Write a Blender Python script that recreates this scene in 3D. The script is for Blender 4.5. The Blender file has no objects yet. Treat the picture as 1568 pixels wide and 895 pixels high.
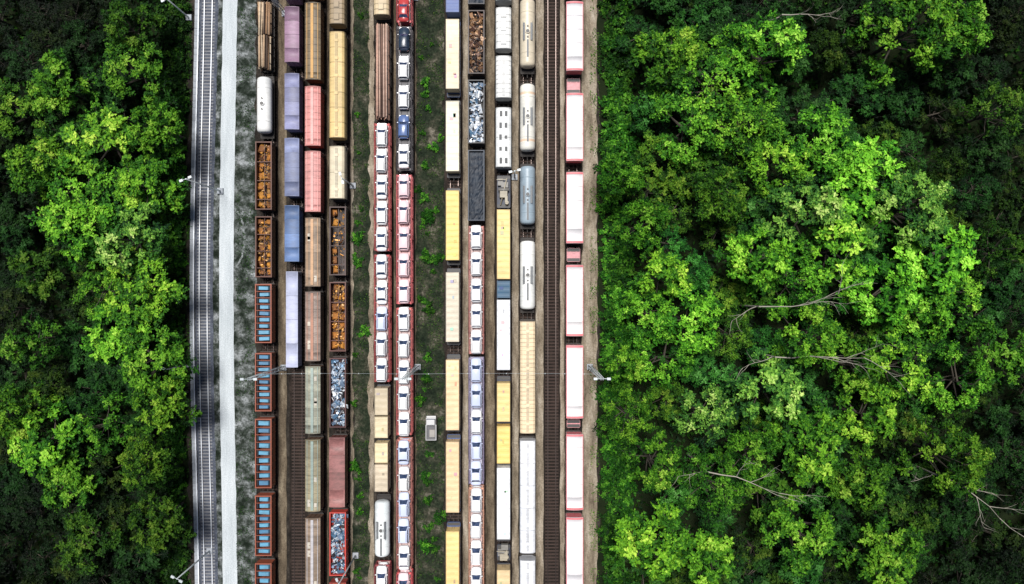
import bpy, math, random
import numpy as np
from mathutils import Vector, Matrix, noise
random.seed(7); RNG=np.random.default_rng(7)
sc=bpy.context.scene
H=130.0           # drone altitude
U=8.0             # image pixels per metre at ground level
def ex(u,h=0.0): return (u-784)/U*(1-h/H)
def ny(v,h=0.0): return (447.5-v)/U*(1-h/H)

# ---------------------------------------------------------------- materials
def new_mat(name):
    m=bpy.data.materials.new(name); m.use_nodes=True
    nt=m.node_tree; b=nt.nodes['Principled BSDF']; return m,nt,b
def noise_node(nt,scale,detail=6,rough=.6,vec=None,mscale=(1,1,1)):
    g=nt.nodes.new('ShaderNodeNewGeometry'); mp=nt.nodes.new('ShaderNodeMapping')
    mp.inputs['Scale'].default_value=mscale
    nt.links.new(g.outputs['Position'],mp.inputs['Vector'])
    n=nt.nodes.new('ShaderNodeTexNoise'); n.inputs['Scale'].default_value=scale
    n.inputs['Detail'].default_value=detail; n.inputs['Roughness'].default_value=rough
    nt.links.new(mp.outputs['Vector'],n.inputs['Vector']); return n
def ramp(nt,src,stops):
    r=nt.nodes.new('ShaderNodeValToRGB'); e=r.color_ramp.elements
    while len(e)<len(stops): e.new(.5)
    for i,(p,c) in enumerate(stops):
        e[i].position=p; e[i].color=(*c,1)
    nt.links.new(src,r.inputs['Fac']); return r
def mix(nt,a,b,fac,mode='MIX'):
    m=nt.nodes.new('ShaderNodeMix'); m.data_type='RGBA'; m.blend_type=mode
    for s,k in ((fac,0),(a,6),(b,7)):
        if hasattr(s,'links'): nt.links.new(s,m.inputs[k])
        else: m.inputs[k].default_value=s if k==0 else (*s,1)
    return m.outputs[2]
def bump(nt,b,src,strength,dist=.1):
    bn=nt.nodes.new('ShaderNodeBump'); bn.inputs['Strength'].default_value=strength; bn.inputs['Distance'].default_value=dist
    nt.links.new(src,bn.inputs['Height']); nt.links.new(bn.outputs['Normal'],b.inputs['Normal'])
_cache={}
def paint(rgb,dirt=.35,rough=.55,metal=0.0,grime=(.06,.045,.035),tag='paint'):
    key=(rgb,dirt,rough,metal,grime)
    if key in _cache: return _cache[key]
    m,nt,b=new_mat(tag)
    n1=noise_node(nt,.9,5,.7,mscale=(.6,1.6,.6)); n2=noise_node(nt,5,3,.7,mscale=(.35,2.2,1)); n3=noise_node(nt,.12,1)
    r1=ramp(nt,n1.outputs['Fac'],[(.42,(0,0,0)),(.75,(1,1,1))])
    r2=ramp(nt,n2.outputs['Fac'],[(.5,(0,0,0)),(.8,(1,1,1))])
    ad=mix(nt,r1.outputs[0],r2.outputs[0],.5)
    mu=nt.nodes.new('ShaderNodeMath'); mu.operation='MULTIPLY'; mu.inputs[1].default_value=dirt*2.0; mu.use_clamp=True
    nt.links.new(ad,mu.inputs[0])
    c=mix(nt,rgb,grime,mu.outputs[0])
    r3=ramp(nt,n3.outputs['Fac'],[(.35,(.85,.85,.85)),(.65,(1.06,1.04,1.02))])
    c=mix(nt,c,r3.outputs[0],1.0,'MULTIPLY')
    nt.links.new(c,b.inputs['Base Color']); b.inputs['Roughness'].default_value=rough; b.inputs['Metallic'].default_value=metal
    _cache[key]=m; return m
def ground(name,stops,scale=.5,fine=6.0,finestops=None,bs=.6,mscale=(1,1,1)):
    m,nt,b=new_mat(name)
    n=noise_node(nt,scale,7,.7,mscale=mscale); r=ramp(nt,n.outputs['Fac'],stops)
    f=noise_node(nt,fine,3,.75); fr=ramp(nt,f.outputs['Fac'],finestops or [(.32,(.45,.45,.45)),(.68,(1.6,1.6,1.6))])
    c=mix(nt,r.outputs[0],fr.outputs[0],1.0,'MULTIPLY')
    nt.links.new(c,b.inputs['Base Color']); b.inputs['Roughness'].default_value=.95
    b.inputs['Specular IOR Level'].default_value=.15
    bump(nt,b,f.outputs['Fac'],bs,.12); return m
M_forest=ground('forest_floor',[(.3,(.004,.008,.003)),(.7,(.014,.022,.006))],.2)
M_yard=ground('yard_gravel',[(.34,(.010,.009,.008)),(.5,(.026,.022,.018)),(.66,(.06,.05,.04))],.35)
M_ballast=ground('ballast',[(.3,(.008,.007,.006)),(.55,(.024,.018,.015)),(.75,(.058,.042,.033))],.5,7,mscale=(1.3,.4,1))
M_mainballast=ground('main_line_ballast',[(.3,(.04,.045,.06)),(.7,(.13,.145,.18))],.6,7)
M_side=ground('verge_gravel',[(.38,(.008,.013,.008)),(.46,(.030,.038,.030)),(.54,(.10,.11,.105)),(.66,(.27,.285,.29))],.38,2.4)
M_road=ground('gravel_road',[(.3,(.40,.44,.46)),(.55,(.54,.58,.60)),(.75,(.66,.69,.70))],.3,5,[(.3,(.72,.72,.72)),(.7,(1.15,1.15,1.15))],.3,(2.2,.2,1))
M_track2=ground('worn_gravel',[(.4,(.05,.06,.05)),(.55,(.22,.235,.235)),(.7,(.34,.36,.37))],.6,3)
M_dirt=ground('dirt',[(.3,(.05,.038,.025)),(.5,(.13,.10,.068)),(.72,(.28,.23,.16))],.4,4,[(.3,(.6,.6,.6)),(.7,(1.3,1.3,1.3))],.4,(1.5,.35,1))
M_dirtl=ground('pale_dirt',[(.3,(.09,.07,.048)),(.5,(.25,.205,.15)),(.72,(.44,.385,.31))],.4,4,[(.3,(.6,.6,.6)),(.7,(1.25,1.25,1.25))],.4,(1.5,.35,1))
M_grass=ground('rough_grass',[(.34,(.006,.011,.006)),(.48,(.018,.025,.014)),(.57,(.045,.045,.03)),(.70,(.17,.15,.12))],.28,2.5)
M_rail=paint((.14,.11,.10),.4,.35,.8,tag='rail_steel'); M_railb=paint((.80,.84,.90),.1,.4,.1,tag='polished_rail')
M_sleeper=paint((.045,.026,.020),.4,.9,tag='timber_sleeper'); M_csleeper=paint((.24,.245,.26),.4,.9,tag='concrete_sleeper')
M_frame=paint((.03,.026,.024),.4,.7,tag='underframe'); M_wheel=paint((.06,.05,.045),.4,.5,.5,tag='wheel_steel')
M_glass,_nt,_b=new_mat('car_glass'); _b.inputs['Roughness'].default_value=.1
_n=noise_node(_nt,2,2); _r=ramp(_nt,_n.outputs['Fac'],[(.3,(.012,.02,.045)),(.7,(.06,.085,.16))]); _nt.links.new(_r.outputs[0],_b.inputs['Base Color'])
M_tyre=paint((.012,.012,.012),.2,.8,tag='tyre')
M_concrete=paint((.38,.41,.45),.3,.9,tag='concrete'); M_galv=paint((.55,.6,.62),.15,.5,.2,tag='galvanised')

def leafmat(name,stops):
    m=bpy.data.materials.new(name); m.use_nodes=True; nt=m.node_tree; b=nt.nodes['Principled BSDF']
    a=nt.nodes.new('ShaderNodeAttribute'); a.attribute_name='tint'
    r=ramp(nt,a.outputs['Fac'],stops)
    oi=nt.nodes.new('ShaderNodeObjectInfo')
    c=mix(nt,r.outputs[0],oi.outputs['Color'],1.0,'MULTIPLY')
    nt.links.new(c,b.inputs['Base Color']); b.inputs['Roughness'].default_value=.65; b.inputs['Specular IOR Level'].default_value=.15
    return m
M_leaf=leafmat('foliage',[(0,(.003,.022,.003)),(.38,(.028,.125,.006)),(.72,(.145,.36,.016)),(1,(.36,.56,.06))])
M_bark=paint((.07,.06,.045),.4,.9,tag='bark'); M_deadbark=paint((.38,.35,.29),.3,.9,tag='bare_bark')

# ---------------------------------------------------------------- mesh builder
class MB:
    def __init__(s): s.v=[];s.f=[];s.m=[];s.sm=[];s.mats=[]
    def mi(s,mat):
        if mat not in s.mats: s.mats.append(mat)
        return s.mats.index(mat)
    def face(s,idx,mat,sm=False): s.f.append(idx); s.m.append(s.mi(mat)); s.sm.append(sm)
    def poly(s,pts,mat,sm=False):
        b=len(s.v); s.v+= [tuple(p) for p in pts]; s.face(list(range(b,b+len(pts))),mat,sm)
    def box(s,x,y,z,sx,sy,sz,mat,rot=None,taper=1.0):
        b=len(s.v); hx,hy,hz=sx/2,sy/2,sz/2
        P=[(-hx,-hy,-hz),(hx,-hy,-hz),(hx,hy,-hz),(-hx,hy,-hz),(-hx*taper,-hy*taper,hz),(hx*taper,-hy*taper,hz),(hx*taper,hy*taper,hz),(-hx*taper,hy*taper,hz)]
        for p in P:
            p=Vector(p)
            if rot is not None: p=rot@p
            s.v.append((p.x+x,p.y+y,p.z+z))
        for f in ((0,3,2,1),(4,5,6,7),(0,1,5,4),(1,2,6,5),(2,3,7,6),(3,0,4,7)): s.face([b+i for i in f],mat)
    def cyl(s,p0,p1,r0,r1,n,mat,caps=True,sm=True):
        p0=Vector(p0);p1=Vector(p1); d=(p1-p0).normalized(); a=d.orthogonal().normalized(); c=d.cross(a); b=len(s.v)
        for p,r in ((p0,r0),(p1,r1)):
            for i in range(n):
                t=2*math.pi*i/n; q=p+a*math.cos(t)*r+c*math.sin(t)*r; s.v.append(tuple(q))
        for i in range(n):
            j=(i+1)%n; s.face([b+i,b+j,b+n+j,b+n+i],mat,sm)
        if caps: s.face([b+i for i in range(n)][::-1],mat); s.face([b+n+i for i in range(n)],mat)
    def loft(s,prof,ys,mat,sm=False,scale=None,caps=True):
        b=len(s.v); n=len(prof)
        for k,y in enumerate(ys):
            sx=scale[k] if scale else 1
            for x,z in prof: s.v.append((x*sx,y,z))
        for k in range(len(ys)-1):
            for i in range(n-1): s.face([b+k*n+i,b+k*n+i+1,b+(k+1)*n+i+1,b+(k+1)*n+i],mat,sm)
        if caps:
            s.face([b+i for i in range(n)],mat); s.face([b+(len(ys)-1)*n+i for i in range(n)][::-1],mat)
    def mesh(s,name):
        me=bpy.data.meshes.new(name); me.from_pydata(s.v,[],s.f)
        for m in s.mats: me.materials.append(m)
        me.polygons.foreach_set('material_index',s.m); me.polygons.foreach_set('use_smooth',s.sm); me.update(); return me
    def obj(s,name,loc=(0,0,0),parent=None):
        return place(s.mesh(name),name,loc,0,parent)
def place(me,name,loc,rz=0,parent=None,scale=None,color=None):
    o=bpy.data.objects.new(name,me); o.location=loc; o.rotation_euler=(0,0,rz)
    if scale: o.scale=scale
    if color: o.color=color
    if parent: o.parent=parent
    sc.collection.objects.link(o); return o

# ---------------------------------------------------------------- ground & strips
g=MB(); S=900
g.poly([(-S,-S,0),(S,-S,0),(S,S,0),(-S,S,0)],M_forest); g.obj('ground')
def strip(name,u0,u1,z,mat,jit=.25,bend=None,y0=-140,y1=140,step=.7):
    b=MB(); ys=np.arange(y0,y1+.1,step); sd=random.random()*100; L=[];R=[]
    for y in ys:
        o=bend(y) if bend else 0
        jl=noise.noise((y*.35,sd,0))*jit*1.6+noise.noise((y*1.1,sd,3))*jit*.5; jr=noise.noise((y*.35,sd+9,0))*jit*1.6+noise.noise((y*1.1,sd+5,3))*jit*.5
        L.append((ex(u0)+o+jl,y,z)); R.append((ex(u1)+o+jr,y,z))
    b.v=L+R; n=len(ys)
    for i in range(n-1): b.face([i,n+i,n+i+1,i+1],mat)
    b.obj(name)
bend=lambda y: .55*math.cos(y/60*math.pi/1.15)*-1+.3
strip('yard_ground',288,916,.004,M_yard,.5)
strip('verge',324,392,.012,M_side,.35)
strip('service_road',337,359,.018,M_road,.07,lambda y:bend(y)*.7)
b=MB(); n=40; q=[]
for i in range(n+1):
    t=math.pi*i/n; s_,c_=math.sin(t),math.cos(t); j=noise.noise((i*.4,0,0))*.25; k=.16+.14*abs(noise.noise((i*.7,4,0)))
    q.append(((ex(358)+s_*(2.0+k+j),ny(365)+c_*(5.4+k+j),.022),(ex(358)+s_*(2.0-k+j),ny(365)+c_*(5.4-k+j),.022)))
for i in range(n): b.poly([q[i][0],q[i+1][0],q[i+1][1],q[i][1]],M_track2)
b.obj('worn_gravel_track')
for nm,a,c,mt,j in (('dirt_path',417,439,M_dirt,.12),('dirt_path',460,469,M_dirt,.10),('dirt_path',491,504,M_dirt,.12),('dirt_path',529,542,M_dirtl,.2),('dirt_path',563,573,M_dirtl,.2),
                 ('dirt_path',597,606,M_dirt,.1),('dirt_path',630,638,M_dirt,.15),('dirt_path',704,717,M_dirtl,.12),('dirt_path',742,757,M_dirt,.12),('dirt_path',783,794,M_dirtl,.1),
                 ('dirt_path',820,833,M_dirtl,.12),('dirt_path',856,867,M_dirtl,.12),('dirt_path',891,914,M_dirtl,.2)):
    strip(nm,a,c,.075,mt,j)
strip('grass_strip',541,565,.082,M_grass,.4); strip('grass_strip',638,680,.082,M_grass,.35)

def track(name,u,mainline=False,h=0.3,length=280,bendf=None):
    b=MB(); x=ex(u,h); step=.62; n=int(length/step); bd=bendf or (lambda y:0)
    bal=M_mainballast if mainline else M_ballast; slp=M_csleeper if mainline else M_sleeper
    ys=np.linspace(-length/2,length/2,281); base=len(b.v)
    prof=[(-1.75,.02),(-1.42,.14),(1.42,.14),(1.75,.02)]
    for y in ys:
        for px_,pz in prof: b.v.append((px_+bd(y)+.16*noise.noise((y*.45,px_,x)),y,pz))
    for k in range(len(ys)-1):
        for i in range(3): b.face([base+k*4+i,base+k*4+i+1,base+(k+1)*4+i+1,base+(k+1)*4+i],bal)
    for i in range(n):
        y=-length/2+i*step; b.box(bd(y)+random.uniform(-.03,.03),y,.155,2.55,.26,.07,slp)
    for sx in (-.755,.755):
        for k in range(len(ys)-1):
            y0,y1=ys[k],ys[k+1]; xa,xb=bd(y0)+sx,bd(y1)+sx; q=len(b.v)
            w=.05 if not mainline else .08
            for (xx,yy) in ((xa,y0),(xb,y1)):
                b.v+= [(xx-w-.04,yy,.19),(xx-w,yy,.32),(xx+w,yy,.32),(xx+w+.04,yy,.19)]
            for i in range(3): b.face([q+i,q+i+1,q+5+i,q+4+i],M_railb if (mainline and i==1) else M_rail)
    b.obj(name,(x,0,0)); return x
HR=4.0
T={1:402,2:447,3:479,4:516,5:584,6:618,7:693,8:729,9:771,10:808,12:880}
TX={}
for k,u in T.items(): TX[k]=track('railway_track',u,h=HR)
TX[11]=track('railway_track',845,h=.3)
track('main_line_track',313,True,.3,bendf=bend)
b=MB()
for i in range(220):
    y=-138+i*1.26; b.box(ex(296)+bend(y),y,.09,.75,1.22,.16,M_concrete)
    b.box(ex(299)+bend(y),y,.21,.2,1.262,.08,M_railb)
b.obj('cable_trough')

# ---------------------------------------------------------------- wagons
ZB=.32
def chassis(b,L,W,col,z=1.0,buf=True):
    b.box(0,0,z,W*.82,L-.3,.22,col)
    for s in (-1,1):
        b.box(s*(W/2-.12),0,z+.02,.16,L-.5,.3,col)
        b.box(0,s*(L/2-.2),z+.03,W*.9,.22,.36,col)
        for sx in (-.88,.88):
            b.cyl((sx,s*(L/2-.1),z),(sx,s*(L/2+.32),z),.1,.1,8,M_frame); b.cyl((sx,s*(L/2+.32),z),(sx,s*(L/2+.38),z),.24,.24,10,M_wheel)
        b.box(0,s*(L/2+.25),z-.05,.12,.6,.14,M_frame)
        yb=s*(L/2-min(2.6,L*.2))
        for sx in (-1,1):
            b.box(sx*.98,yb,.52,.12,2.5,.3,M_frame)
        b.box(0,yb,.62,2.0,.4,.25,M_frame)
        for dy in (-.9,.9):
            b.cyl((-.7,yb+dy,.45),(.7,yb+dy,.45),.08,.08,6,M_wheel)
            for sx in (-1,1): b.cyl((sx*.68,yb+dy,.45),(sx*.82,yb+dy,.45),.45,.45,14,M_wheel)
def arc(W,z0,rise,n=10,lo=None):
    pr=[]
    for i in range(n+1):
        t=-1+2*i/n; pr.append((t*W/2, z0+rise*(1-abs(t)**2.2)))
    return pr
def ladder(b,x,y,z0,z1,mat):
    for dx in (-.2,.2): b.box(x,y+dx,(z0+z1)/2,.04,.04,z1-z0,mat)
    k=z0+.2
    while k<z1: b.box(x,y,k,.04,.36,.03,mat); k+=.35
def boxcar(L,W=2.9,roof=(.7,.7,.7),side=None,frame=M_frame,rise=.45,rib=1.25,dirt=.3,walk=None,ends=None,panels=None,patch=False):
    b=MB(); side=side or roof; mr=paint(roof,dirt,tag='roof_paint'); ms=paint(side,dirt+.1,tag='side_paint'); chassis(b,L,W,frame)
    z0,z1=1.13,3.7; me_=paint(ends,.3) if ends else ms
    for s in (-1,1):
        b.box(s*(W/2-.05),0,(z0+z1)/2,.1,L-.7,z1-z0,ms)
        b.box(0,s*(L/2-.4),(z0+z1)/2,W-.22,.1,z1-z0,me_)
        b.box(s*(W/2+.02),0,(z0+z1)/2-.05,.06,3.0,z1-z0-.3,ms); b.box(s*(W/2+.03),0,z1-.1,.08,6.2,.07,frame)
        k=-L/2+1
        while k<L/2-.6:
            if abs(k)>1.7: b.box(s*(W/2+.02),k,(z0+z1)/2,.06,.09,z1-z0-.05,ms)
            k+=1.1
        for kx in range(3): b.box((kx-1)*.8,s*(L/2-.32),(z0+z1)/2,.1,.07,z1-z0-.1,me_)
        ladder(b,s*(W/2+.07),s*(L/2-.8),1.1,z1,frame)
    Lr=L-.62
    n=max(4,round(Lr/rib)); dy=Lr/n
    mr2=paint(tuple(c*.72 for c in roof),dirt,tag='roof_panel')
    for i in range(n):
        y0=-Lr/2+i*dy; b.loft(arc(W+.1,z1,rise),[y0,y0+dy],mr2 if (panels and random.random()<panels) else mr,True,caps=(i in(0,n-1)))
    for i in range(n+1):
        y0=-Lr/2+i*dy; b.loft([(x,z+.045) for x,z in arc(W+.12,z1,rise)],[y0-.06,y0+.06],mr2,False)
    if walk: 
        mw=paint(walk,.35); b.box(0,0,z1+rise+.09,.5,Lr-.4,.05,mw)
        for s in (-1,1): b.box(s*W*.36,0,z1+rise*.6,.10,Lr-.2,.12,mw)
    if patch:
        for _ in range(3):
            yy=random.uniform(-Lr/2+1,Lr/2-1); b.box(random.choice((-.6,.6)),yy,z1+rise*.86,.5,random.uniform(.6,1.4),.08,paint((.55,.5,.42),.3))
    if ends:
        for s in (-1,1): b.loft([(x,z+.06) for x,z in arc(W+.14,z1,rise)],sorted([s*(Lr/2)-s*.34,s*(Lr/2)+s*.03]),me_,False)
        for s in (-1,1): b.box(s*(W/2+.04),0,z1+.02,.12,Lr,.12,me_)
    return b,'boxcar'
def scrapload(b,L,W,z,cols,n,size=.5,heap=.5):
    mats=[paint(c,.2,.4,.3,tag='scrap_metal') for c in cols]
    for i in range(n):
        x=random.uniform(-W/2+.2,W/2-.2); y=random.uniform(-L/2+.3,L/2-.3)
        hz=z+heap*(1-(2*x/W)**2)*random.uniform(.3,1)*(.6+.5*noise.noise((x,y*.5,0)))
        R=Matrix.Rotation(random.uniform(0,6.3),3,'Z')@Matrix.Rotation(random.uniform(-.9,.9),3,'X')@Matrix.Rotation(random.uniform(-.7,.7),3,'Y')
        k=size*(2.0 if random.random()<.12 else 1)
        b.box(x,y,hz,k*random.uniform(.3,1.2),k*random.uniform(.15,.7),size*random.uniform(.03,.2),random.choice(mats),R,random.uniform(.5,1))
def heapload(b,L,W,z,mat,heap=.5):
    nx,nyy=10,int(L/.4); q=len(b.v)
    for j in range(nyy+1):
        for i in range(nx+1):
            x=-W/2+W*i/nx; y=-L/2+L*j/nyy
            e=min(1,min(j,nyy-j)/3)
            b.v.append((x,y,z+heap*(1-(2*i/nx-1)**2)*e*(.7+.6*noise.noise((x,y*.6,L)))+.15*noise.noise((x*3,y*3,1))))
    for j in range(nyy):
        for i in range(nx): a=q+j*(nx+1)+i; b.face([a,a+1,a+nx+2,a+nx+1],mat)
def gondola(L,W=2.95,col=(.1,.05,.03),load='scrap',cols=None,Hh=2.0,inner=None,fill=1.0):
    b=MB(); mc=paint(col,.35,tag='gondola_paint'); mi=paint(inner or tuple(c*.5 for c in col),.4); chassis(b,L,W,M_frame)
    z0=1.13; z1=z0+Hh
    b.box(0,0,z0+.05,W-.2,L-.7,.1,mi)
    for s in (-1,1):
        b.box(s*(W/2-.05),0,(z0+z1)/2,.09,L-.6,Hh,mc); b.box(0,s*(L/2-.36),(z0+z1)/2,W-.2,.09,Hh,mc)
        b.box(s*(W/2-.04),0,z1+.04,.2,L-.5,.1,mc); b.box(0,s*(L/2-.36),z1+.041,W-.3,.18,.1,mc)
        k=-L/2+.9
        while k<L/2-.6: b.box(s*(W/2+.04),k,(z0+z1)/2-.03,.12,.12,Hh-.1,mc); k+=1.35
        ladder(b,s*(W/2+.1),s*(L/2-.7),1.1,z1,M_frame)
    Li,Wi=L-.9,W-.3
    if load=='scrap':
        heapload(b,Li,Wi,z1-.9,mi,.4); scrapload(b,Li,Wi,z1-.45,cols,int(L*20),.75,.55)
    elif load=='coal': 
        heapload(b,Li,Wi,z1-.5,paint((.010,.020,.036),.3,.6),.35)
    elif load=='blue':
        n=9; dy=Li/n; mb=paint((.12,.36,.54),.45,.5,tag='blue_tarp'); mb2=paint((.07,.22,.38),.5,.5,tag='blue_tarp'); mdk=paint((.02,.03,.045),.2)
        for i in range(n):
            y=-Li/2+dy*(i+.5)
            b.box(.02+random.uniform(-.08,.08),y,z1-.28,Wi*random.uniform(.66,.80),dy*random.uniform(.5,.62),.3,random.choice((mb,mb,mb2)),Matrix.Rotation(random.uniform(-.05,.05),3,'Z'),taper=.86); b.box(.02,y+dy*.5-.02,z1-.05,Wi,.10,.1,mc)
            for sx in (-1,1): b.box(sx*Wi*.43,y,z1-.4,.12,dy*.8,.3,mdk)
    elif load=='hopper':
        n=7; dy=Li/n; ms_=[paint(c,.6,.8,grime=(.10,.04,.015),tag='rusty_load') for c in ((.60,.26,.035),(.44,.17,.03),(.26,.10,.03))]
        for i in range(n):
            y=-Li/2+dy*(i+.5)
            for sx in (-1,1):
                if random.random()<fill*.88: b.box(sx*Wi*.25+random.uniform(-.12,.12),y+random.uniform(-.15,.15),z1-1.0+random.uniform(-.2,.15),Wi*.44*random.uniform(.65,1.05),dy*random.uniform(.5,.95),.5,random.choice(ms_),Matrix.Rotation(-sx*.35,3,'Y')@Matrix.Rotation(random.uniform(-.3,.3),3,'Z'),taper=.65)
            if i<n-1 and i%2==0: b.box(0,y+dy*.5,z1-.35,Wi,.12,.2,mc)
        b.box(0,0,z1-.7,.10,Li,.3,mc)
        scrapload(b,Li,Wi,z1-.85,[(.58,.26,.04),(.12,.05,.02),(.45,.25,.09)],int(230*fill),.45,.4)
    return b,{'scrap':'scrap_gondola_wagon','coal':'coal_gondola_wagon','blue':'gondola_wagon','hopper':'open_hopper_wagon'}[load]
def tank(L,R=1.4,col=(.8,.8,.78),band=None,walk=True):
    b=MB(); mc=paint(col,.2,.4,tag='tank_paint'); chassis(b,L,2.7,M_frame); zc=1.25+R; Lt=L-1.6
    n=24; ys=[-Lt/2,-Lt/2+.08,-Lt/2+.3,-Lt/2+.7]+[Lt/2-.7,Lt/2-.3,Lt/2-.08,Lt/2]; sc_=[.35,.72,.93,1,1,.93,.72,.35]; q=len(b.v)
    ys=ys[:4]+[-Lt/2+.7+(Lt-1.4)*k/24 for k in range(1,24)]+ys[4:]; sc_=sc_[:4]+[1]*23+sc_[4:]
    for y,s in zip(ys,sc_):
        for i in range(n): t=2*math.pi*i/n; b.v.append((math.cos(t)*R*s,y,zc+math.sin(t)*R*s))
    for k in range(len(ys)-1):
        m_=paint(band,.2) if (band and k in(5,len(ys)-7)) else mc
        for i in range(n): j=(i+1)%n; b.face([q+k*n+i,q+k*n+j,q+(k+1)*n+j,q+(k+1)*n+i][::-1],m_,True)
    b.face([q+i for i in range(n)],mc); b.face([q+(len(ys)-1)*n+i for i in range(n)][::-1],mc)
    for k in (-.3,0.3):
        b.cyl((0,Lt*k-.06,zc),(0,Lt*k+.06,zc),R+.03,R+.03,24,mc)
    for k in (-.36,.36): b.box(0,Lt*k,1.3,2.3,.5,.5,M_frame)
    md=paint((.12,.12,.12),.3)
    b.cyl((0,.0,zc+R-.1),(0,.0,zc+R+.25),.42,.42,14,mc); b.cyl((0,0,zc+R+.25),(0,0,zc+R+.33),.34,.3,12,md)
    b.cyl((0,1.0,zc+R-.1),(0,1.0,zc+R+.2),.16,.16,8,md); b.cyl((0,-1.0,zc+R-.1),(0,-1.0,zc+R+.2),.16,.16,8,md)
    if walk:
        mg=paint((.16,.17,.18),.3,tag='walkway_grating')
        for s in (-1,1):
            b.box(s*.68,0,zc+R+.02,.36,3.2,.05,mg)
            for k in (-1.6,0,1.6): b.cyl((s*.88,k,zc+R),(s*.88,k,zc+R+.7),.03,.03,5,mg)
            b.cyl((s*.88,-1.6,zc+R+.7),(s*.88,1.6,zc+R+.7),.03,.03,5,mg)
        b.box(0,-3.1,zc+R+.05,.34,3.2,.05,mg)
        ladder(b,1.42,0,1.2,zc+R,mg)
    for s in (-1,1):
        b.box(0,s*(L/2-.45),1.2,2.6,.7,.06,M_frame); b.cyl((-1.2,s*(L/2-.15),1.2),(-1.2,s*(L/2-.15),2.2),.03,.03,5,M_frame); b.cyl((1.2,s*(L/2-.15),1.2),(1.2,s*(L/2-.15),2.2),.03,.03,5,M_frame)
        b.cyl((-1.2,s*(L/2-.15),2.2),(1.2,s*(L/2-.15),2.2),.03,.03,5,M_frame)
    return b,'tank_wagon'
def hopper(L,W=2.9,col=(.55,.48,.32),hatch=None,rib=.9,style='hatch'):
    b=MB(); mc=paint(col,.28,tag='hopper_paint'); mh=paint(hatch or tuple(c*.68 for c in col),.35); chassis(b,L,W,M_frame)
    pr=[(-W*.32,1.2),(-W/2,1.9),(-W/2,3.4),(-W*.46,3.75),(-W*.34,4.0),(-W*.15,4.1),(W*.15,4.1),(W*.34,4.0),(W*.46,3.75),(W/2,3.4),(W/2,1.9),(W*.32,1.2)]
    Lr=L-1.0; b.loft(pr,[-Lr/2,Lr/2],mc,False); b.poly([(-W*.32,-Lr/2,1.2),(-W*.32,Lr/2,1.2),(W*.32,Lr/2,1.2),(W*.32,-Lr/2,1.2)],mc)
    n=int(Lr/rib)
    for i in range(n+1):
        y=-Lr/2+Lr*i/n; b.loft([(x*1.025,z+.04) for x,z in pr[1:-1]],[y-.07,y+.07],mh,False)
    if style=='hatch':
        m=int(Lr/2.2)
        for i in range(m):
            y=-Lr/2+Lr*(i+.5)/m; b.box(0,y,4.16,1.0,1.2,.12,mh); b.box(0,y,4.24,.8,1.0,.05,mc)
    elif style=='louver':
        m=int(Lr/1.9)
        for i in range(m):
            y=-Lr/2+Lr*(i+.5)/m
            for s in (-1,1): b.box(s*.5+random.uniform(-.06,.06),y,4.12,.46,random.uniform(.5,1.2),.1,paint((.05,.055,.06),.3))
    else:
        b.box(0,0,4.16,.5,Lr-.6,.08,mh)
        m=max(2,int(Lr/3))
        for i in range(m): b.box(.0,-Lr/2+Lr*(i+.5)/m,4.22,.62,.5,.1,mc)
    for s in (-1,1):
        ladder(b,s*(W/2+.06),s*(L/2-.8),1.1,3.5,M_frame)
        for k in (-.3,0,.3): b.box(0,L*k,.85,1.3,1.1,.6,M_frame,taper=1.4)
    return b,'covered_hopper_wagon'
def flat(L,W=2.6,col=(.03,.04,.07)):
    b=MB(); mc=paint(col,.4); chassis(b,L,W,mc)
    for k in range(int(L/1.5)): b.box(0,-L/2+.8+k*1.5,1.15,W-.1,.16,.12,mc)
    for s in (-1,1): b.box(s*.55,0,1.14,.2,L-.4,.1,mc)
    for s in (-1,1): b.box(0,s*(L/2-.45),1.2,W-.2,.6,.05,paint((.05,.05,.05),.4))
    return b,'container_flat_wagon'
def container(L,W=2.44,Hc=2.7,col=(.7,.6,.3)):
    b=MB(); mc=paint(col,.26,tag='container_paint'); mk=paint(tuple(c*.75 for c in col),.3)
    n=int(L/.28); 
    for s in (-1,1):
        q=len(b.v); 
        for i in range(n+1):
            y=-L/2+.1+(L-.2)*i/n; xo=W/2-.03-(.04 if (i//2)%2 else 0); b.v+= [(s*xo,y,.12),(s*xo,y,Hc-.06)]
        for i in range(n): b.face([q+2*i,q+2*i+2,q+2*i+3,q+2*i+1],mc)
        for sy in (-1,1): b.box(s*(W/2-.08),sy*(L/2-.08),Hc/2,.16,.16,Hc,mk)
        b.box(s*(W/2-.06),0,.08,.12,L-.32,.16,mk); b.box(s*(W/2-.06),0,Hc-.06,.12,L-.32,.12,mk)
        b.box(0,s*(L/2-.06),Hc-.06,W-.32,.12,.12,mk); b.box(0,s*(L/2-.07),Hc/2,W-.32,.08,Hc-.24,mc)
    q=len(b.v)
    for i in range(n+1):
        y=-L/2+.1+(L-.2)*i/n; zo=Hc-.03-(.035 if (i//2)%2 else 0); b.v+= [(-W/2+.11,y,zo),(W/2-.11,y,zo)]
    for i in range(n): b.face([q+2*i,q+2*i+1,q+2*i+3,q+2*i+2],mc)
    for _ in range(int(L/3)):
        b.box(random.uniform(-.6,.6),random.uniform(-L/2+.8,L/2-.8),Hc+.012,random.uniform(.3,.7),random.uniform(.3,.8),.03,paint(tuple(min(.9,c*random.choice((.6,.8,1.15))) for c in col),.3))
    for k in (-.3,.3): b.cyl((k*.8,L/2-.01,.3),(k*.8,L/2-.01,Hc-.3),.03,.03,5,mk)
    return b
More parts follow.
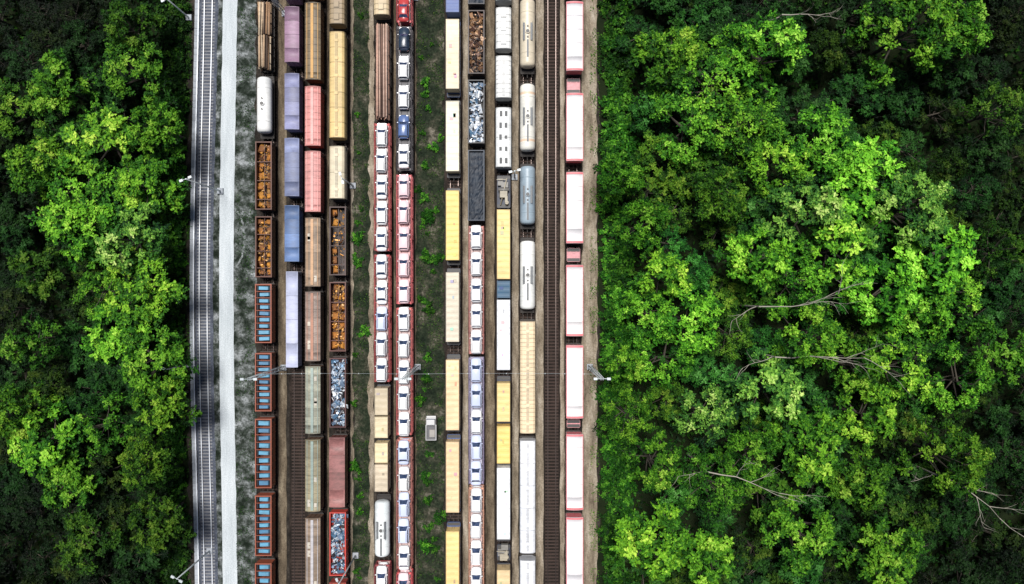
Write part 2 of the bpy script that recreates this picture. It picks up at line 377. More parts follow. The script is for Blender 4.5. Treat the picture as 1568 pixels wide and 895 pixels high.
def carrier(L,col=(.5,.06,.05),deck=(.50,.36,.34)):
    b=MB(); mc=paint(col,.3,tag='carrier_frame'); md=paint(deck,.4,tag='carrier_deck'); chassis(b,L,2.9,mc,z=.8)
    for z in (.98,2.68):
        b.box(0,0,z,1.0,L-.3,.05,M_frame if z<2 else md)
        for s in (-1,1):
            b.box(s*.82,0,z+.03,.5,L-.3,.06,md); b.box(s*1.32,0,z+.1,.12,L-.2,.28,mc)
        k=-L/2+.5
        while k<L/2: b.box(0,k,z-.02,2.6,.14,.1,mc); k+=1.6
    n=6
    for i in range(n+1):
        y=-L/2+.2+(L-.4)*i/n
        for s in (-1,1):
            b.box(s*1.36,y,1.95,.12,.16,1.7,mc); 
            b.cyl((s*1.36,y,2.8),(s*1.36,y,3.5),.035,.035,5,mc)
    for s in (-1,1): 
        b.cyl((s*1.36,-L/2+.2,3.5),(s*1.36,L/2-.2,3.5),.045,.045,5,mc)
        b.box(0,s*(L/2-.3),2.74,2.6,.35,.06,mc)
    b.box(0,0,2.74,2.7,.3,.07,mc)
    return b,'car_carrier_wagon'
def loggy(L,col,r0,n,name):
    b=MB(); chassis(b,L,2.8,M_frame); mats=[paint(c,.45,.9,tag='timber') for c in col]
    for k in range(7):
        y=-L/2+.9+(L-1.8)*k/6
        b.box(0,y,1.2,2.8,.2,.2,M_frame)
        for s in (-1,1): b.box(s*1.36,y,2.4,.1,.14,2.5,M_frame)
    segs=[(-L/2+.4,-.15),(.15,L/2-.4)] if r0>.12 else [(-L/2+.4,L/2-.4)]
    for (a,c) in segs:
        layers=int(2.0/(r0*1.7)); z=1.32+r0
        for l in range(layers):
            w=2.5*(1-max(0,l-layers*.6)/layers*.9); x=-w/2+r0
            while x<w/2-r0*.6:
                r=r0*random.uniform(.7,1.2); e=random.uniform(-.4,.4); sk=random.uniform(-.12,.12)*(r0/.2)
                if l>layers-5 or abs(x)>w/2-3*r0:
                    if not(l==layers-1 and random.random()<.35): b.cyl((x-sk,a+e,z+random.uniform(-.07,.07)),(x+sk,c+e*.5,z+random.uniform(-.05,.05)),r,r*.8,8,random.choice(mats))
                x+=r*2.3
            z+=r0*1.75
    return b,name
def machine(L):
    b,_=flat(L); mg=paint((.25,.24,.22),.4); my=paint((.45,.40,.30),.4)
    b.box(0,-.6,1.7,1.6,1.4,.9,my,taper=.85); b.box(.2,1.2,1.6,1.3,1.0,.8,mg); b.cyl((-1,.3,1.9),(1,.3,1.9),.3,.3,10,mg)
    b.cyl((-.6,-L/2+.6,1.5),(.6,L/2-.8,2.4),.12,.1,8,my); b.box(-.6,L/2-1.4,1.5,1.0,1.3,.6,mg); b.cyl((.6,-L/2+1,1.2),(.6,-L/2+1,2.2),.35,.35,10,my)
    b.box(.5,-L/2+1.6,2.2,.5,1.2,.12,my); b.box(-.4,L/2-1.0,2.2,1.8,.12,.12,my)
    return b,'machinery_flat_wagon'
def car_mesh(col,kind):
    b=MB(); mp=paint(col,.04,.25,tag='car_paint'); L=4.5; W=1.84
    st=[(-2.25,.62,.62),(-2.18,.78,.82),(-1.9,.88,.93),(-1.3,.92,.97),(-.3,.92,.95),(.7,.92,.93),(1.2,.91,.90),(1.75,.88,.80),(2.1,.78,.70),(2.25,.58,.58)]
    if kind!='sedan': st[0]=(-2.2,.72,.75); st[1]=(-2.15,.82,.95); st[2]=(-1.9,.88,1.0)
    q=len(b.v); n=9
    for y,w,h in st:
        for x,z in ((-w*.95,.28),(-w,.5),(-w*.98,h-.14),(-w*.88,h-.02),(0,h+.04),(w*.88,h-.02),(w*.98,h-.14),(w,.5),(w*.95,.28)): b.v.append((x,y,z))
    for k in range(len(st)-1):
        for i in range(n-1): b.face([q+k*n+i,q+k*n+i+1,q+(k+1)*n+i+1,q+(k+1)*n+i],mp,True)
    b.face([q+i for i in range(n)][::-1],mp); b.face([q+(len(st)-1)*n+i for i in range(n)],mp)
    yb,yt={'sedan':(-1.62,-1.05),'hatch':(-2.05,-1.7),'suv':(-2.1,-1.85)}[kind]; zt={'sedan':1.43,'hatch':1.48,'suv':1.62}[kind]; z0=.9
    fb,ft=.98,.25
    B=[(-.80,yb,z0),(.80,yb,z0),(.78,fb,z0),(-.78,fb,z0)]; Tt=[(-.66,yt,zt-.03),(.66,yt,zt-.03),(.64,ft,zt-.03),(-.64,ft,zt-.03)]
    q=len(b.v); b.v+=B+Tt
    for f in ((0,1,5,4),(1,2,6,5),(2,3,7,6),(3,0,4,7)): b.face([q+i for i in f],M_glass)
    q=len(b.v)
    ysr=[yt-.05,yt+.12,(yt+ft)/2,ft-.15,ft+.03]
    for k,y in enumerate(ysr):
        e=.05 if k in(0,4) else 0
        for x,z in ((-.70,zt-.06),(-.62,zt-e),(0,zt+.04-e),(.62,zt-e),(.70,zt-.06)): b.v.append((x,y,z))
    for k in range(4):
        for i in range(4): b.face([q+k*5+i,q+k*5+i+1,q+k*5+6+i,q+k*5+5+i],mp,True)
    for i in range(4):
        p=Vector(B[i]); t=Vector(Tt[i]); b.cyl(p,t,.07,.06,5,mp)
    for s in (-1,1): 
        b.cyl((s*.81,-.4,.93),(s*.66,-.42,zt-.04),.05,.04,5,mp); b.box(s*1.0,.75,.98,.2,.14,.12,mp)
        b.box(s*.62,2.12,.63,.3,.14,.12,paint((.5,.52,.55),.05,.1)); b.box(s*.68,-2.16,.72,.24,.1,.16,paint((.35,.02,.02),.05,.3))
        for yy in (-1.38,1.4): b.cyl((s*.72,yy,.32),(s*.93,yy,.32),.32,.32,14,M_tyre); b.cyl((s*.93,yy,.32),(s*.945,yy,.32),.19,.19,10,M_galv)
    b.box(0,2.22,.45,1.1,.06,.12,M_tyre)
    if kind=='suv':
        for s in (-1,1): b.box(s*.55,(yt+ft)/2,zt+.07,.05,1.8,.05,M_tyre)
    return b.mesh('car_'+kind)
CARS={}
def getcar(c,k):
    if (c,k) not in CARS: CARS[(c,k)]=car_mesh(c,k)
    return CARS[(c,k)]
WHT=(.86,.86,.87); BLW=(.62,.68,.88); BLU=(.10,.16,.34); DKB=(.02,.035,.06); PNK=(.87,.62,.65); RDD=(.45,.05,.05)

def put(track,v0,v1,fn,**kw):
    L=(v1-v0)/U*(1-HR/H); yc=ny((v0+v1)/2,HR); b,name=fn(L-.25,**kw); x=TX[track]
    return b.obj(name,(x,yc,ZB)),x,yc,L
def carry(track,v0,v1,col=(.5,.06,.05),cars=(WHT,),step=40,kinds=('sedan','hatch','suv'),lower=True,flip=False,deck=(.56,.40,.38)):
    o,x,yc,L=put(track,v0,v1,carrier,col=col,deck=deck); n=max(1,int(round((v1-v0)/step)))
    for i in range(n):
        y=yc-L/2+L*(i+.5)/n+random.uniform(-.12,.12); c=cars[i%len(cars)] if len(cars)>1 else cars[0]
        rz=(math.pi if flip else 0)+random.uniform(-.015,.015)
        place(getcar(c,random.choice(kinds)),'car',(x+random.uniform(-.05,.05),y,ZB+2.74),rz,None,(1.08,1.0,1))
        if lower: place(getcar(c,random.choice(kinds[:2])),'car',(x,y,ZB+1.04),rz)
def cont(track,v0,v1,col,parts=None,deck=(.03,.04,.07),Hc=2.7,f0=None,f1=None):
    a=f0 if f0 is not None else v0-8; c=f1 if f1 is not None else v1+8
    o,x,yc,L=put(track,a,c,flat,col=deck)
    for (p,q,cc) in (parts or [(v0,v1,col)]):
        Lc=(q-p)/U*(1-HR/H); container(Lc-.08,Hc=Hc,col=cc).obj('shipping_container',(x,ny((p+q)/2,HR),ZB+1.22))

LOG=[(.50,.34,.21),(.16,.10,.06),(.60,.47,.33),(.34,.20,.11),(.08,.05,.035)]
put(1,-115,-12,gondola,col=(.09,.04,.03),load='hopper')
put(1,-5,106,loggy,col=LOG,r0=.2,n=10,name='log_wagon')
put(1,109,210,tank,col=(.82,.82,.80),R=1.35,walk=False)
put(1,213,324,gondola,col=(.13,.045,.025),load='hopper'); put(1,328,428,gondola,col=(.13,.045,.025),load='hopper',fill=.85)
for a,c in ((432,529),(538,634),(639,752),(757,856),(861,965),(970,1075)): put(1,a,c,gondola,col=(.32,.08,.04),load='blue',Hh=2.1)
put(2,-100,3,boxcar,W=2.6,roof=(.28,.2,.29),rise=.35)
put(2,8,99,boxcar,W=2.6,roof=(.36,.22,.32),rise=.3,rib=2.8,panels=.5,dirt=.4)
put(2,110,202,boxcar,W=2.6,roof=(.28,.29,.47),rise=.3,rib=2.8,panels=.3,dirt=.35)
put(2,209,304,boxcar,W=2.6,roof=(.27,.31,.50),rise=.3,rib=2.8,panels=.3,dirt=.35)
put(2,312,404,boxcar,W=2.6,roof=(.15,.24,.46),rise=.3,rib=2.8,panels=.3,dirt=.35)
put(2,413,566,boxcar,W=2.1,roof=(.50,.53,.70),rise=.25,rib=4.6,dirt=.25)
put(3,-120,-3,boxcar,roof=(.30,.22,.14),walk=(.4,.2,.08))
put(3,2,126,boxcar,W=2.8,roof=(.20,.15,.09),side=(.2,.1,.05),walk=(.56,.30,.07),dirt=.5,panels=.3)
put(3,130,227,boxcar,W=2.8,roof=(.66,.27,.25),side=(.4,.08,.07),dirt=.35,walk=(.72,.38,.35)); put(3,229,328,boxcar,W=2.8,roof=(.68,.30,.28),side=(.4,.08,.07),dirt=.4,walk=(.72,.38,.35))
for a,c,col,w in ((331,442,(.38,.28,.20),(.58,.34,.18)),(444,556,(.34,.26,.22),(.42,.20,.13)),(558,667,(.40,.40,.31),(.32,.40,.36)),(670,786,(.38,.33,.21),(.30,.38,.34)),(790,905,(.34,.25,.18),(.52,.50,.52)),(910,1020,(.34,.27,.22),(.4,.3,.3))):
    put(3,a,c,boxcar,W=2.7,roof=col,side=(.2,.12,.08),walk=w,dirt=.55,rib=1.6,panels=.4,patch=True)
put(4,-120,42,hopper,col=(.36,.27,.16)); put(4,45,216,hopper,col=(.68,.50,.22),rib=2.6,style='walk'); put(4,220,309,hopper,col=(.66,.58,.42),rib=3.2,style='walk')
put(4,313,425,gondola,col=(.07,.035,.03),load='hopper',fill=.3); put(4,429,542,gondola,col=(.12,.04,.03),load='hopper')
SCR=[(.50,.58,.68),(.20,.28,.40),(.8,.84,.88),(.05,.05,.06),(.10,.2,.32)]
put(4,546,659,gondola,col=(.09,.03,.03),load='scrap',cols=SCR)
put(4,667,780,boxcar,W=2.8,roof=(.38,.16,.15),side=(.2,.06,.05),dirt=.6,rib=3,rise=.2,panels=.4)
put(4,783,887,gondola,col=(.60,.06,.045),load='scrap',cols=SCR); put(4,891,1000,gondola,col=(.35,.05,.04),load='hopper')
put(5,-70,28,hopper,col=(.6,.48,.3)); 
put(5,31,183,loggy,col=[(.62,.38,.29),(.42,.25,.19),(.70,.50,.40),(.15,.09,.07)],r0=.12,n=20,name='timber_pole_wagon')
carry(5,186,386,cars=(WHT,),col=(.55,.09,.09)); carry(5,388,588,cars=(WHT,WHT,BLW),col=(.55,.09,.09))
cont(5,594,671,(.6,.5,.32),parts=[(594,636,(.60,.50,.34)),(638,671,(.74,.62,.40))],f0=590,f1=673)
cont(5,678,753,(.6,.5,.32),parts=[(678,709,(.74,.62,.38)),(711,753,(.66,.55,.40))],f0=676,f1=756)
put(5,761,862,tank,col=(.8,.84,.84),R=1.4); carry(5,866,1065,cars=(WHT,),col=(.3,.05,.06))
carry(6,-165,34,cars=(RDD,PNK,WHT),col=(.5,.06,.07))
carry(6,36,262,cars=(WHT,BLU,WHT,WHT,DKB),step=44,col=(.06,.05,.06),deck=(.08,.08,.09))
carry(6,265,468,cars=(PNK,),col=(.70,.14,.15),deck=(.72,.40,.40)); carry(6,470,670,cars=(WHT,),col=(.64,.15,.14)); carry(6,673,876,cars=(WHT,BLW,BLW),col=(.5,.18,.15)); carry(6,878,1080,cars=(PNK,),col=(.64,.1,.11))
CR=(.84,.77,.60)
cont(7,-95,20,(.1,.15,.35)); cont(7,30,137,(.85,.73,.52),deck=(.04,.10,.28)); cont(7,155,263,CR); cont(7,292,399,(.86,.64,.20)); cont(7,417,524,(.70,.62,.48)); cont(7,551,659,(.88,.65,.38)); cont(7,676,785,(.88,.63,.36),deck=(.04,.10,.28)); cont(7,813,925,(.87,.63,.26),deck=(.04,.10,.28)); cont(7,945,1050,CR)
put(8,-105,8,gondola,col=(.03,.03,.035),load='coal')
put(8,11,115,gondola,col=(.06,.04,.035),load='scrap',cols=[(.28,.15,.07),(.12,.06,.04),(.38,.25,.16),(.05,.04,.04)])
put(8,118,222,gondola,col=(.05,.05,.055),load='scrap',cols=SCR+[(.8,.82,.85)]); put(8,226,341,gondola,col=(.02,.035,.06),load='coal')
carry(8,344,545,cars=(WHT,),col=(.56,.22,.19)); carry(8,547,745,cars=(BLW,BLW,WHT),col=(.30,.25,.38),deck=(.42,.40,.50)); carry(8,747,948,cars=(WHT,),col=(.62,.32,.22)); 
put(9,-75,6,hopper,col=(.6,.62,.62)); put(9,8,80,hopper,col=(.76,.77,.76),rib=1.2); put(9,82,155,hopper,col=(.80,.81,.80),rib=.8,style='walk'); put(9,161,261,hopper,col=(.82,.83,.82),rib=4,style='louver')
put(9,264,318,machine)
cont(9,321,428,(.82,.60,.24),parts=[(321,428,(.82,.60,.24)),(430,457,(.03,.10,.18)),(459,567,(.84,.85,.88))],f0=319,f1=570)
cont(9,586,646,(.82,.62,.26),parts=[(586,646,(.82,.62,.26)),(652,710,(.82,.58,.18))],f0=577,f1=714)
cont(9,716,826,(.86,.87,.88),f0=714,f1=838); put(9,840,868,machine); cont(9,872,975,(.78,.58,.32),f0=869,f1=980)
put(10,-10,109,tank,col=(.66,.58,.44),R=1.42); put(10,120,238,tank,col=(.82,.80,.72),band=(.78,.58,.42),R=1.42); put(10,246,351,tank,col=(.31,.39,.45),R=1.42); put(10,361,482,tank,col=(.82,.83,.80),R=1.42)
put(10,488,668,hopper,col=(.78,.63,.42),rib=.75,style='none'); put(10,670,851,hopper,col=(.82,.84,.88),rib=4,style='walk'); put(10,853,1010,hopper,col=(.82,.84,.88),rib=4,style='walk')
for a,c in ((-125,-6),(0,112),(140,250),(261,376),(403,518),(526,644),(662,784),(789,905),(910,1030)):
    put(12,a,c,boxcar,W=2.95,roof=(.86,.83,.84),side=(.66,.36,.36),ends=(.70,.20,.22),dirt=.10,rib=2.4,rise=.3)
for a,c in ((112,139),(377,402),(645,661)):
    put(12,a,c,flat,col=(.72,.32,.34))

# ---------------------------------------------------------------- masts
def mast(u,v,h,name='floodlight_mast',arm=2.2,lat=True,ang=0):
    b=MB(); w=.35
    b.box(0,0,.2,1.1,1.1,.4,M_concrete)
    if lat:
        for sx in (-1,1):
            for sy in (-1,1): b.cyl((sx*w,sy*w,.4),(sx*w*.5,sy*w*.5,h),.065,.055,5,M_galv)
        k=.4; i=0
        while k<h-1:
            t=k/h; a=w*(1-.5*t); c=w*(1-.5*(k+1)/h); s=1 if i%2 else -1
            for sy in (-1,1): b.cyl((s*a,sy*a,k),(-s*c,sy*c,k+1),.03,.03,4,M_galv,False); b.cyl((sy*a,s*a,k),(sy*c,-s*c,k+1),.03,.03,4,M_galv,False)
            k+=1; i+=1
    else: b.cyl((0,0,.4),(0,0,h),.17,.10,8,M_galv)
    R=Matrix.Rotation(ang,3,'Z')
    for s in (-1,1):
        e=R@Vector((s*arm*.5,0,0)); b.cyl((0,0,h-.1),(e.x,e.y,h+.05),.07,.05,6,M_galv)
        b.box(e.x,e.y,h+.02,.6,.4,.18,M_galv,R)
    b.obj(name,(ex(u),ny(v),0))
for u,v,h in ((435,563,17.5),(640,562,18),(903,562,18)): mast(u,v,h)
mast(437,22,12,arm=1.2)
for u,v,h in ((338,293,14),(290,28,8.5),(291,558,8.5),(322,843,13),(541,285,9),(545,850,13),(788,272,7),(636,-2,8)): mast(u,v,h,'lighting_pole',1.6,False,random.uniform(0,3))
b=MB(); xs=[ex(435),ex(640),ex(903)]
for a,c in zip(xs[:-1],xs[1:]):
    n=int((c-a)/1.1); P=[(a+(c-a)*i/n,ny(562),11.6-1.0*(1-(2*i/n-1)**2)) for i in range(n+1)]
    for i in range(n):
        b.cyl(P[i],P[i+1],.016,.016,4,M_galv,False)
        if i%3==0: b.box(*P[i],.07,.18,.12,M_galv)
b.obj('overhead_cable')

b=MB(); mw=paint((.6,.6,.6),.2,.4); md=paint((.12,.12,.13),.3)
b.box(0,0,.55,1.8,4.3,.3,md); b.box(0,-.7,.95,1.95,2.8,.1,md)
for s in (-1,1): b.box(s*.94,-.7,1.2,.12,2.9,.6,mw); b.box(0,-.7+s*1.42,1.2,1.76,.1,.6,mw)
b.box(0,1.45,1.15,1.9,1.35,.9,mw,taper=.96); b.box(0,1.4,1.85,1.75,1.1,.5,M_glass,taper=.85); b.box(0,1.38,2.13,1.5,.95,.07,mw); b.box(0,2.2,.95,1.75,.35,.4,mw)
b.box(.2,-.9,1.15,1.0,1.4,.3,paint((.35,.33,.3),.3))
for s in (-1,1):
    for y in (-1.4,1.4): b.cyl((s*.7,y,.38),(s*.98,y,.38),.38,.38,14,M_tyre)
b.obj('utility_truck',(ex(660,1.5),ny(657,1.5),.08))

# ---------------------------------------------------------------- foliage
def leaves(C,D,size,tint,spread=1.2):
    n=len(C); D=D/ (np.linalg.norm(D,axis=1,keepdims=True)+1e-6)
    N=RNG.normal(0,.55,(n,3))*spread+np.array([0,0,1.0]); N/=np.linalg.norm(N,axis=1,keepdims=True)
    S_=np.cross(N,D); S_/=np.linalg.norm(S_,axis=1,keepdims=True)+1e-6; F=np.cross(S_,N)
    s=(size*RNG.uniform(.6,1.35,n))[:,None]
    V=np.stack([C-F*s*.55,C+S_*s*.34,C+F*s*.65-N*s*.12,C-S_*s*.34],1).reshape(-1,3)
    return V,np.repeat(np.clip(tint,0,1),4)
def leafmesh(name,V,tint,wood=None,mat=M_leaf,barkm=M_bark):
    nb=len(wood.v) if wood else 0
    verts=(list(wood.v) if wood else [])+V.tolist()
    n=len(V)//4; faces=(list(wood.f) if wood else [])+(np.arange(n*4).reshape(-1,4)+nb).tolist()
    me=bpy.data.meshes.new(name); me.from_pydata(verts,[],faces); me.materials.append(barkm); me.materials.append(mat)
    nw=len(wood.f) if wood else 0
    me.polygons.foreach_set('material_index',[0]*nw+[1]*n)
    at=me.attributes.new('tint','FLOAT','POINT'); at.data.foreach_set('value',np.concatenate([np.zeros(nb),tint]).astype(np.float32))
    me.update(); return me
def puff(c,r,nl,base,size,flat_=.5):
    k=6; ang=RNG.uniform(0,6.28)+np.arange(k)*6.28/k+RNG.normal(0,.3,k)
    el=RNG.uniform(-.35,.65,k); dirs=np.stack([np.cos(ang)*np.cos(el),np.sin(ang)*np.cos(el),np.sin(el)*flat_*1.4],1)
    w=RNG.integers(0,k,nl); t=RNG.uniform(.05,1,nl)**.7; ln=RNG.uniform(.7,1.25,k)[w]
    P=c+dirs[w]*(t*r*ln)[:,None]+RNG.normal(0,.13*r,(nl,3))*np.array([1,1,.6]); P[:,2]-=.28*r*t**2
    D=dirs[w]+RNG.normal(0,.6,(nl,3))
    ti=base+RNG.normal(0,.11,nl)+.24*(P[:,2]-c[2])/r  # crown shade painted into tint: paler at puff top, darker below, plus random tone
    return P,D,ti
def tree(seed,Ht,R,nlobe=13,npf=8,nl=80,lsz=.40,psz=1.0):
    global RNG; RNG=np.random.default_rng(seed); random.seed(seed)
    w=MB(); lean=Vector((random.uniform(-.6,.6),random.uniform(-.6,.6),0))
    pts=[Vector((0,0,-.2))+lean*(t**1.5)+Vector((0,0,Ht*.85*t)) for t in (0,.25,.5,.75,1)]
    r=Ht*.018+.06
    for i in range(4): w.cyl(pts[i],pts[i+1],r*(1-.22*i),r*(1-.22*(i+1)),8,M_bark,False)
    C=[];D=[];Tn=[]
    for l in range(nlobe):
        if l==0: th,rad,zz=0,0,1
        else: th=l*2.39996+random.uniform(-.45,.45); rad=(.30+.70*math.sqrt(l/nlobe))*random.uniform(.75,1.18); zz=math.sqrt(max(0,1-min(rad,.98)**2))
        z=Ht*.48+Ht*.46*zz+random.uniform(-1.5,1.1)
        tip=Vector((math.cos(th)*rad*R*.88,math.sin(th)*rad*R*.88,z))+lean
        st=pts[0].lerp(pts[4],random.uniform(.4,.85)) if l else pts[3]
        mid=st.lerp(tip,.55)+Vector((0,0,-.3)); rr=r*.42
        w.cyl(st,mid,rr,rr*.6,5,M_bark,False); w.cyl(mid,tip,rr*.6,rr*.2,5,M_bark,False)
        lr=R*.34*random.uniform(.55,1.25); lb=random.uniform(.28,.62)+.26*(zz-.5)  # high lobes get a lighter base tint, painted as if lit from above
        for p in range(npf):
            if p==0: off=Vector((0,0,.7))
            else:
                a=random.uniform(0,6.28); q=random.uniform(.4,1.0); off=Vector((math.cos(a)*q*lr,math.sin(a)*q*lr,random.uniform(-1.5,.8)-.7*q))
            c=tip+off; pr=random.uniform(.6,1.15)*R/5.5*psz
            w.cyl(mid.lerp(tip,.7),c,rr*.15,.015,3,M_bark,False)
            P,d,ti=puff(np.array(c),pr,int(nl*pr/.9),lb+random.uniform(-.12,.12)+.20*off.z,.40); C.append(P);D.append(d);Tn.append(ti)  # painted top light: higher puffs in a lobe get a brighter tint
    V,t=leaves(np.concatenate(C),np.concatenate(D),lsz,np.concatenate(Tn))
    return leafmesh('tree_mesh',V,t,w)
TREES=[tree(100+i,random.uniform(14,17),5.3+.35*(i%4),nlobe=11+i%4,npf=(8,10,7)[i%3],nl=(68,64,72)[i%3],lsz=(.37,.31,.42)[i%3],psz=(1,.85,1.12)[i%3]) for i in range(9)]
def bush(seed,R):
    global RNG; RNG=np.random.default_rng(seed); random.seed(seed); w=MB(); C=[];D=[];Tn=[]
    for p in range(12):
        a=random.uniform(0,6.28); q=random.uniform(0,1)**.5*R; c=Vector((math.cos(a)*q,math.sin(a)*q,R*(1.15-.7*(q/R)**2)*random.uniform(.7,1.1)))
        w.cyl((0,0,-.1),c,.05,.015,4,M_bark,False)
        P,d,ti=puff(np.array(c),R*.42,55,random.uniform(.2,.65),.25); C.append(P);D.append(d);Tn.append(ti)
    V,t=leaves(np.concatenate(C),np.concatenate(D),.25,np.concatenate(Tn)); return leafmesh('shrub_mesh',V,t,w)
BUSH=[bush(200+i,1.3) for i in range(5)]
random.seed(21); RNG=np.random.default_rng(21)

hero_left=[(205,105,45,.7),(85,135,50,.85),(30,165,45,.7),(160,225,65,1.15),(105,300,65,1.3),(215,285,45,1.3),(190,365,55,1.2),(110,350,48,1.15),(210,435,55,1.25),(150,445,40,1.0),(180,505,48,1.15),(235,550,50,.9),(240,615,40,.75),(60,675,60,1.1),(150,655,42,.9),(20,640,45,.7),(90,735,45,.7),(215,705,38,.55),(190,40,40,.4),(235,190,38,.8),(45,520,42,.5),(130,830,45,.35),(235,800,40,.3),(60,420,45,.3),(50,250,45,.8)]
hero_right=[(1095,120,72,1.25),(1175,85,62,1.2),(1035,80,50,.85),(1195,245,50,1.1),(1262,215,52,1.25),(1055,195,52,1.0),(1140,185,52,1.0),(1395,45,60,.8),(1465,45,50,.7),(1330,285,62,1.35),(1235,335,60,1.3),(1155,395,55,1.2),(1290,385,62,1.4),(1425,395,68,1.4),(1385,320,55,1.3),(1468,445,48,1.2),(1345,455,55,1.3),(1020,425,45,1.3),(985,480,42,1.3),(1060,490,48,1.4),(1020,555,45,1.3),(1240,510,45,1.0),(1390,565,60,1.35),(1185,600,55,1.25),(1080,640,50,1.05),(1325,640,50,1.15),(1480,590,50,.95),(1245,690,55,1.0),(1000,835,55,1.25),(1085,855,52,1.15),(1220,815,52,.9),(1370,855,52,.75),(1450,700,48,.75),(1000,710,42,.9),(1090,745,45,.75),(1530,170,50,.4),(1530,545,50,.65),(1310,565,42,.9),(1222,430,42,1.1),(1110,300,40,.6),(965,640,36,.9),(1320,740,45,.7),(1540,380,42,.35),(955,270,34,.9),(985,345,36,.9),(1150,700,42,.8),(1420,480,45,1.0),(960,560,32,1.0)]
OLIVE={(1235,335),(1385,320),(1185,600),(190,365),(1080,640)}
placed=[]
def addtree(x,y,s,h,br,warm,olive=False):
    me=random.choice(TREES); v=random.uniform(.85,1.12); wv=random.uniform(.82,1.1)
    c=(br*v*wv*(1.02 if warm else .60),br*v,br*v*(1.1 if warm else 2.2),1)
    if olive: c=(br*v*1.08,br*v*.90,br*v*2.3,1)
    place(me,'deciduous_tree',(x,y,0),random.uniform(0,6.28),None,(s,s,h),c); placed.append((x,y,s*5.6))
for lst,hf in ((hero_left,.78),(hero_right,1.0)):
    for u,v,r,br in lst:
        ht=15.5*hf*random.uniform(.95,1.25); f=.78*ht
        x=ex(u,f); y=ny(v,f); s=r/U*(1-f/H)/5.6
        addtree(x,y,max(.62,s*1.06),ht/15.5,br,True,(u,v) in OLIVE)
def vignette(x,y):  # vignette painted into foliage colour: plants darken towards the frame corners
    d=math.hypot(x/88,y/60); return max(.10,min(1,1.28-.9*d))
def fill(x0,x1,y0,y1,n,dmin,hf,b0,b1):
    k=0
    for _ in range(n*30):
        x=random.uniform(x0,x1); y=random.uniform(y0,y1); ok=True
        for (a,c,r) in placed:
            if (a-x)**2+(c-y)**2<dmin*dmin: ok=False;break
        if ok:
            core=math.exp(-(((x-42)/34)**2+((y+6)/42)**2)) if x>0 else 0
            s=random.uniform(.6,.9); addtree(x,y,s,hf*random.uniform(.5,.78),vignette(x,y)*random.uniform(b0,b1)+core*.22,random.random()<.3+core*.3); k+=1
            if k>=n: break
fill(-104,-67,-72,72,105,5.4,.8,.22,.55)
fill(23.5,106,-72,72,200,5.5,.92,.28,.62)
def shrub(x,y,s,br,name='shrub'):
    place(random.choice(BUSH),name,(x,y,0),random.uniform(0,6.28),None,(s,s,s*random.uniform(.8,1.3)),(br*.8,br,br*1.3,1))
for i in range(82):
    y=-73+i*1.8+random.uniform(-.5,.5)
    shrub(-63.1+bend(y)+random.uniform(-.3,.4)-.5,y,random.uniform(.7,1.2),random.uniform(.25,.8)*vignette(0,y))
    shrub(-65+random.uniform(-.6,.6),y+.6,random.uniform(1.2,1.8),random.uniform(.2,.65)*vignette(0,y))
    shrub(18.2+random.uniform(-.7,.9),y,random.uniform(.6,1.3),random.uniform(.5,1.3)*vignette(0,y))
    shrub(20.8+random.uniform(-.8,.8),y+.8,random.uniform(1.2,2.0),random.uniform(.45,1.3)*vignette(0,y))
for i in range(85):
    v=random.uniform(-150,1050); u=random.choice((random.gauss(652,6),random.gauss(660,9),random.gauss(549,4)))
    if abs(v-655)<32 and abs(u-659)<22: continue
    if not (640<u<676 or 543<u<562): continue
    shrub(ex(u),ny(v),random.uniform(.3,.95),random.uniform(.4,1.0))
def mass(name,n,area,size,t0,z=(.05,.4),keep=None,colr=(1,1,1,1)):
    X=RNG.uniform(area[0],area[1],n); Y=RNG.uniform(area[2],area[3],n)
    if keep is not None:
        k=np.array([noise.noise((x*.3,y*.3,5.0))+.5*noise.noise((x*1.1,y*1.1,2.0))>keep for x,y in zip(X,Y)]); X,Y=X[k],Y[k]
    P=np.stack([X,Y,RNG.uniform(z[0],z[1],len(X))],1); V,t=leaves(P,RNG.normal(0,1,P.shape),size,RNG.normal(t0,.15,len(X)),1.3)
    place(leafmesh(name,V,t),name,(0,0,0),0,None,None,colr)
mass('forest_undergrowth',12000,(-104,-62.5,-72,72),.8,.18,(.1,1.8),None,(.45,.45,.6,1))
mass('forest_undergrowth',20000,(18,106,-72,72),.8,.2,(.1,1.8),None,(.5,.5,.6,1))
mass('weeds',18000,(ex(638),ex(680),-80,80),.18,.3,(.09,.3),.02,(.9,.6,1.6,1))
mass('weeds',10000,(ex(541),ex(566),-80,80),.18,.3,(.09,.28),.02,(.9,.6,1.6,1))
mass('weeds',11000,(ex(362),ex(390),-80,80),.17,.25,(.03,.2),.06,(.7,.6,1.2,1))
mass('weeds',6000,(ex(903),ex(918),-80,80),.2,.45,(.08,.35),.0,(.9,.8,1,1))
mass('weeds',5000,(ex(286),ex(294),-80,80),.2,.38,(.02,.3),.0,(.7,.7,1,1))

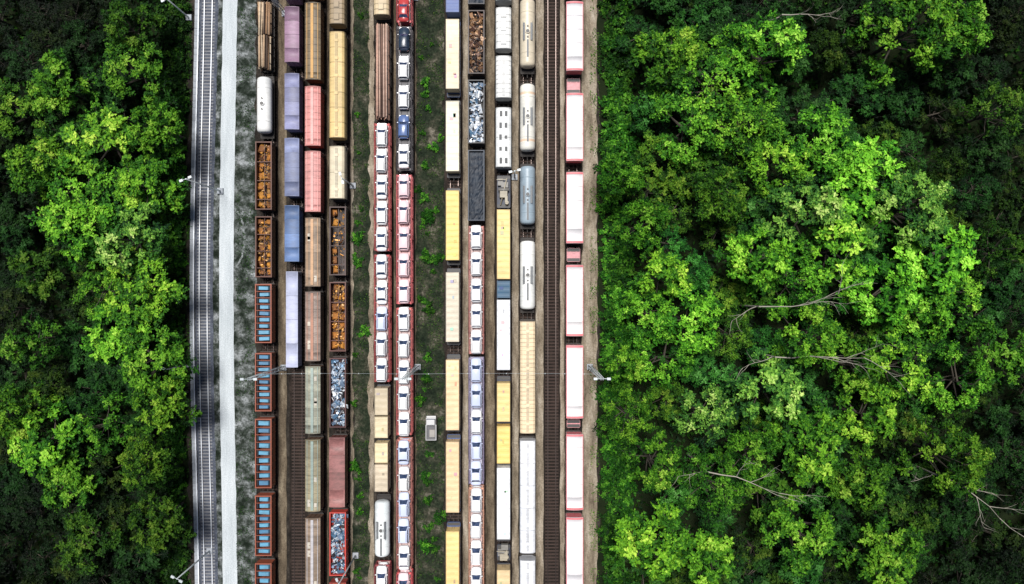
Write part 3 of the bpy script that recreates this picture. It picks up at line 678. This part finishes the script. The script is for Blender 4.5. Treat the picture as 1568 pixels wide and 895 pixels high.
def dead(u,v,ht,L,ang,seed):
    random.seed(seed); b=MB()
    b.cyl((0,0,0),(0,0,ht*.75),.22,.14,7,M_deadbark,False)
    def br(p,d,l,r,dep):
        q=p
        for k in range(5):
            d2=(d+Vector((random.uniform(-.22,.22),random.uniform(-.22,.22),random.uniform(-.1,.14)))).normalized(); e=q+d2*l/5
            b.cyl(q,e,r*(1-.16*k),r*(1-.16*(k+1)),5,M_deadbark,False); q=e; d=d2
            if dep and k: br(q,(d+Vector((random.uniform(-.9,.9),random.uniform(-.9,.9),.2))).normalized(),l*.45,r*.5,dep-1)
    top=Vector((0,0,ht*.75)); 
    br(top,Vector((math.cos(ang),math.sin(ang),.26)).normalized(),L,.14,2); br(top-Vector((0,0,1)),Vector((-math.cos(ang),-math.sin(ang+.5),.5)).normalized(),L*.5,.09,1)
    b.obj('dead_tree',(ex(u,ht*.8),ny(v,ht*.8),0))
dead(1165,470,19.5,13,-.15,1); dead(1190,548,19.5,14,-.25,2); dead(1085,725,17.5,12,-.15,3); dead(1440,730,17,11,-.1,4); dead(1200,20,16,7,-.3,5)

# ---------------------------------------------------------------- light, sky, camera
w=bpy.data.worlds.new('World'); sc.world=w; w.use_nodes=True; nt=w.node_tree
sky=nt.nodes.new('ShaderNodeTexSky'); sky.sky_type='NISHITA'; sky.sun_disc=False
EL,AZ=math.radians(72),math.radians(-15)
sky.sun_elevation=EL; sky.sun_rotation=AZ
nt.links.new(sky.outputs[0],nt.nodes['Background'].inputs[0]); nt.nodes['Background'].inputs[1].default_value=.05
sl=bpy.data.lights.new('sun','SUN'); sl.energy=5.0; sl.angle=math.radians(22); sl.color=(1,.98,.95)
so=bpy.data.objects.new('sun',sl); sc.collection.objects.link(so)
d=Vector((math.sin(AZ)*math.cos(EL),math.cos(AZ)*math.cos(EL),math.sin(EL))); so.rotation_euler=d.to_track_quat('Z','Y').to_euler(); so.location=(0,0,80)
cam=bpy.data.cameras.new('camera'); cam.sensor_width=36; cam.lens=36*H/196.0; cam.clip_end=3000
co=bpy.data.objects.new('camera',cam); co.location=(0,0,H); sc.collection.objects.link(co); sc.camera=co
sc.view_settings.view_transform='Standard'; sc.view_settings.look='None'; sc.view_settings.exposure=0
print('objects',len(bpy.data.objects),'trees',len(placed))
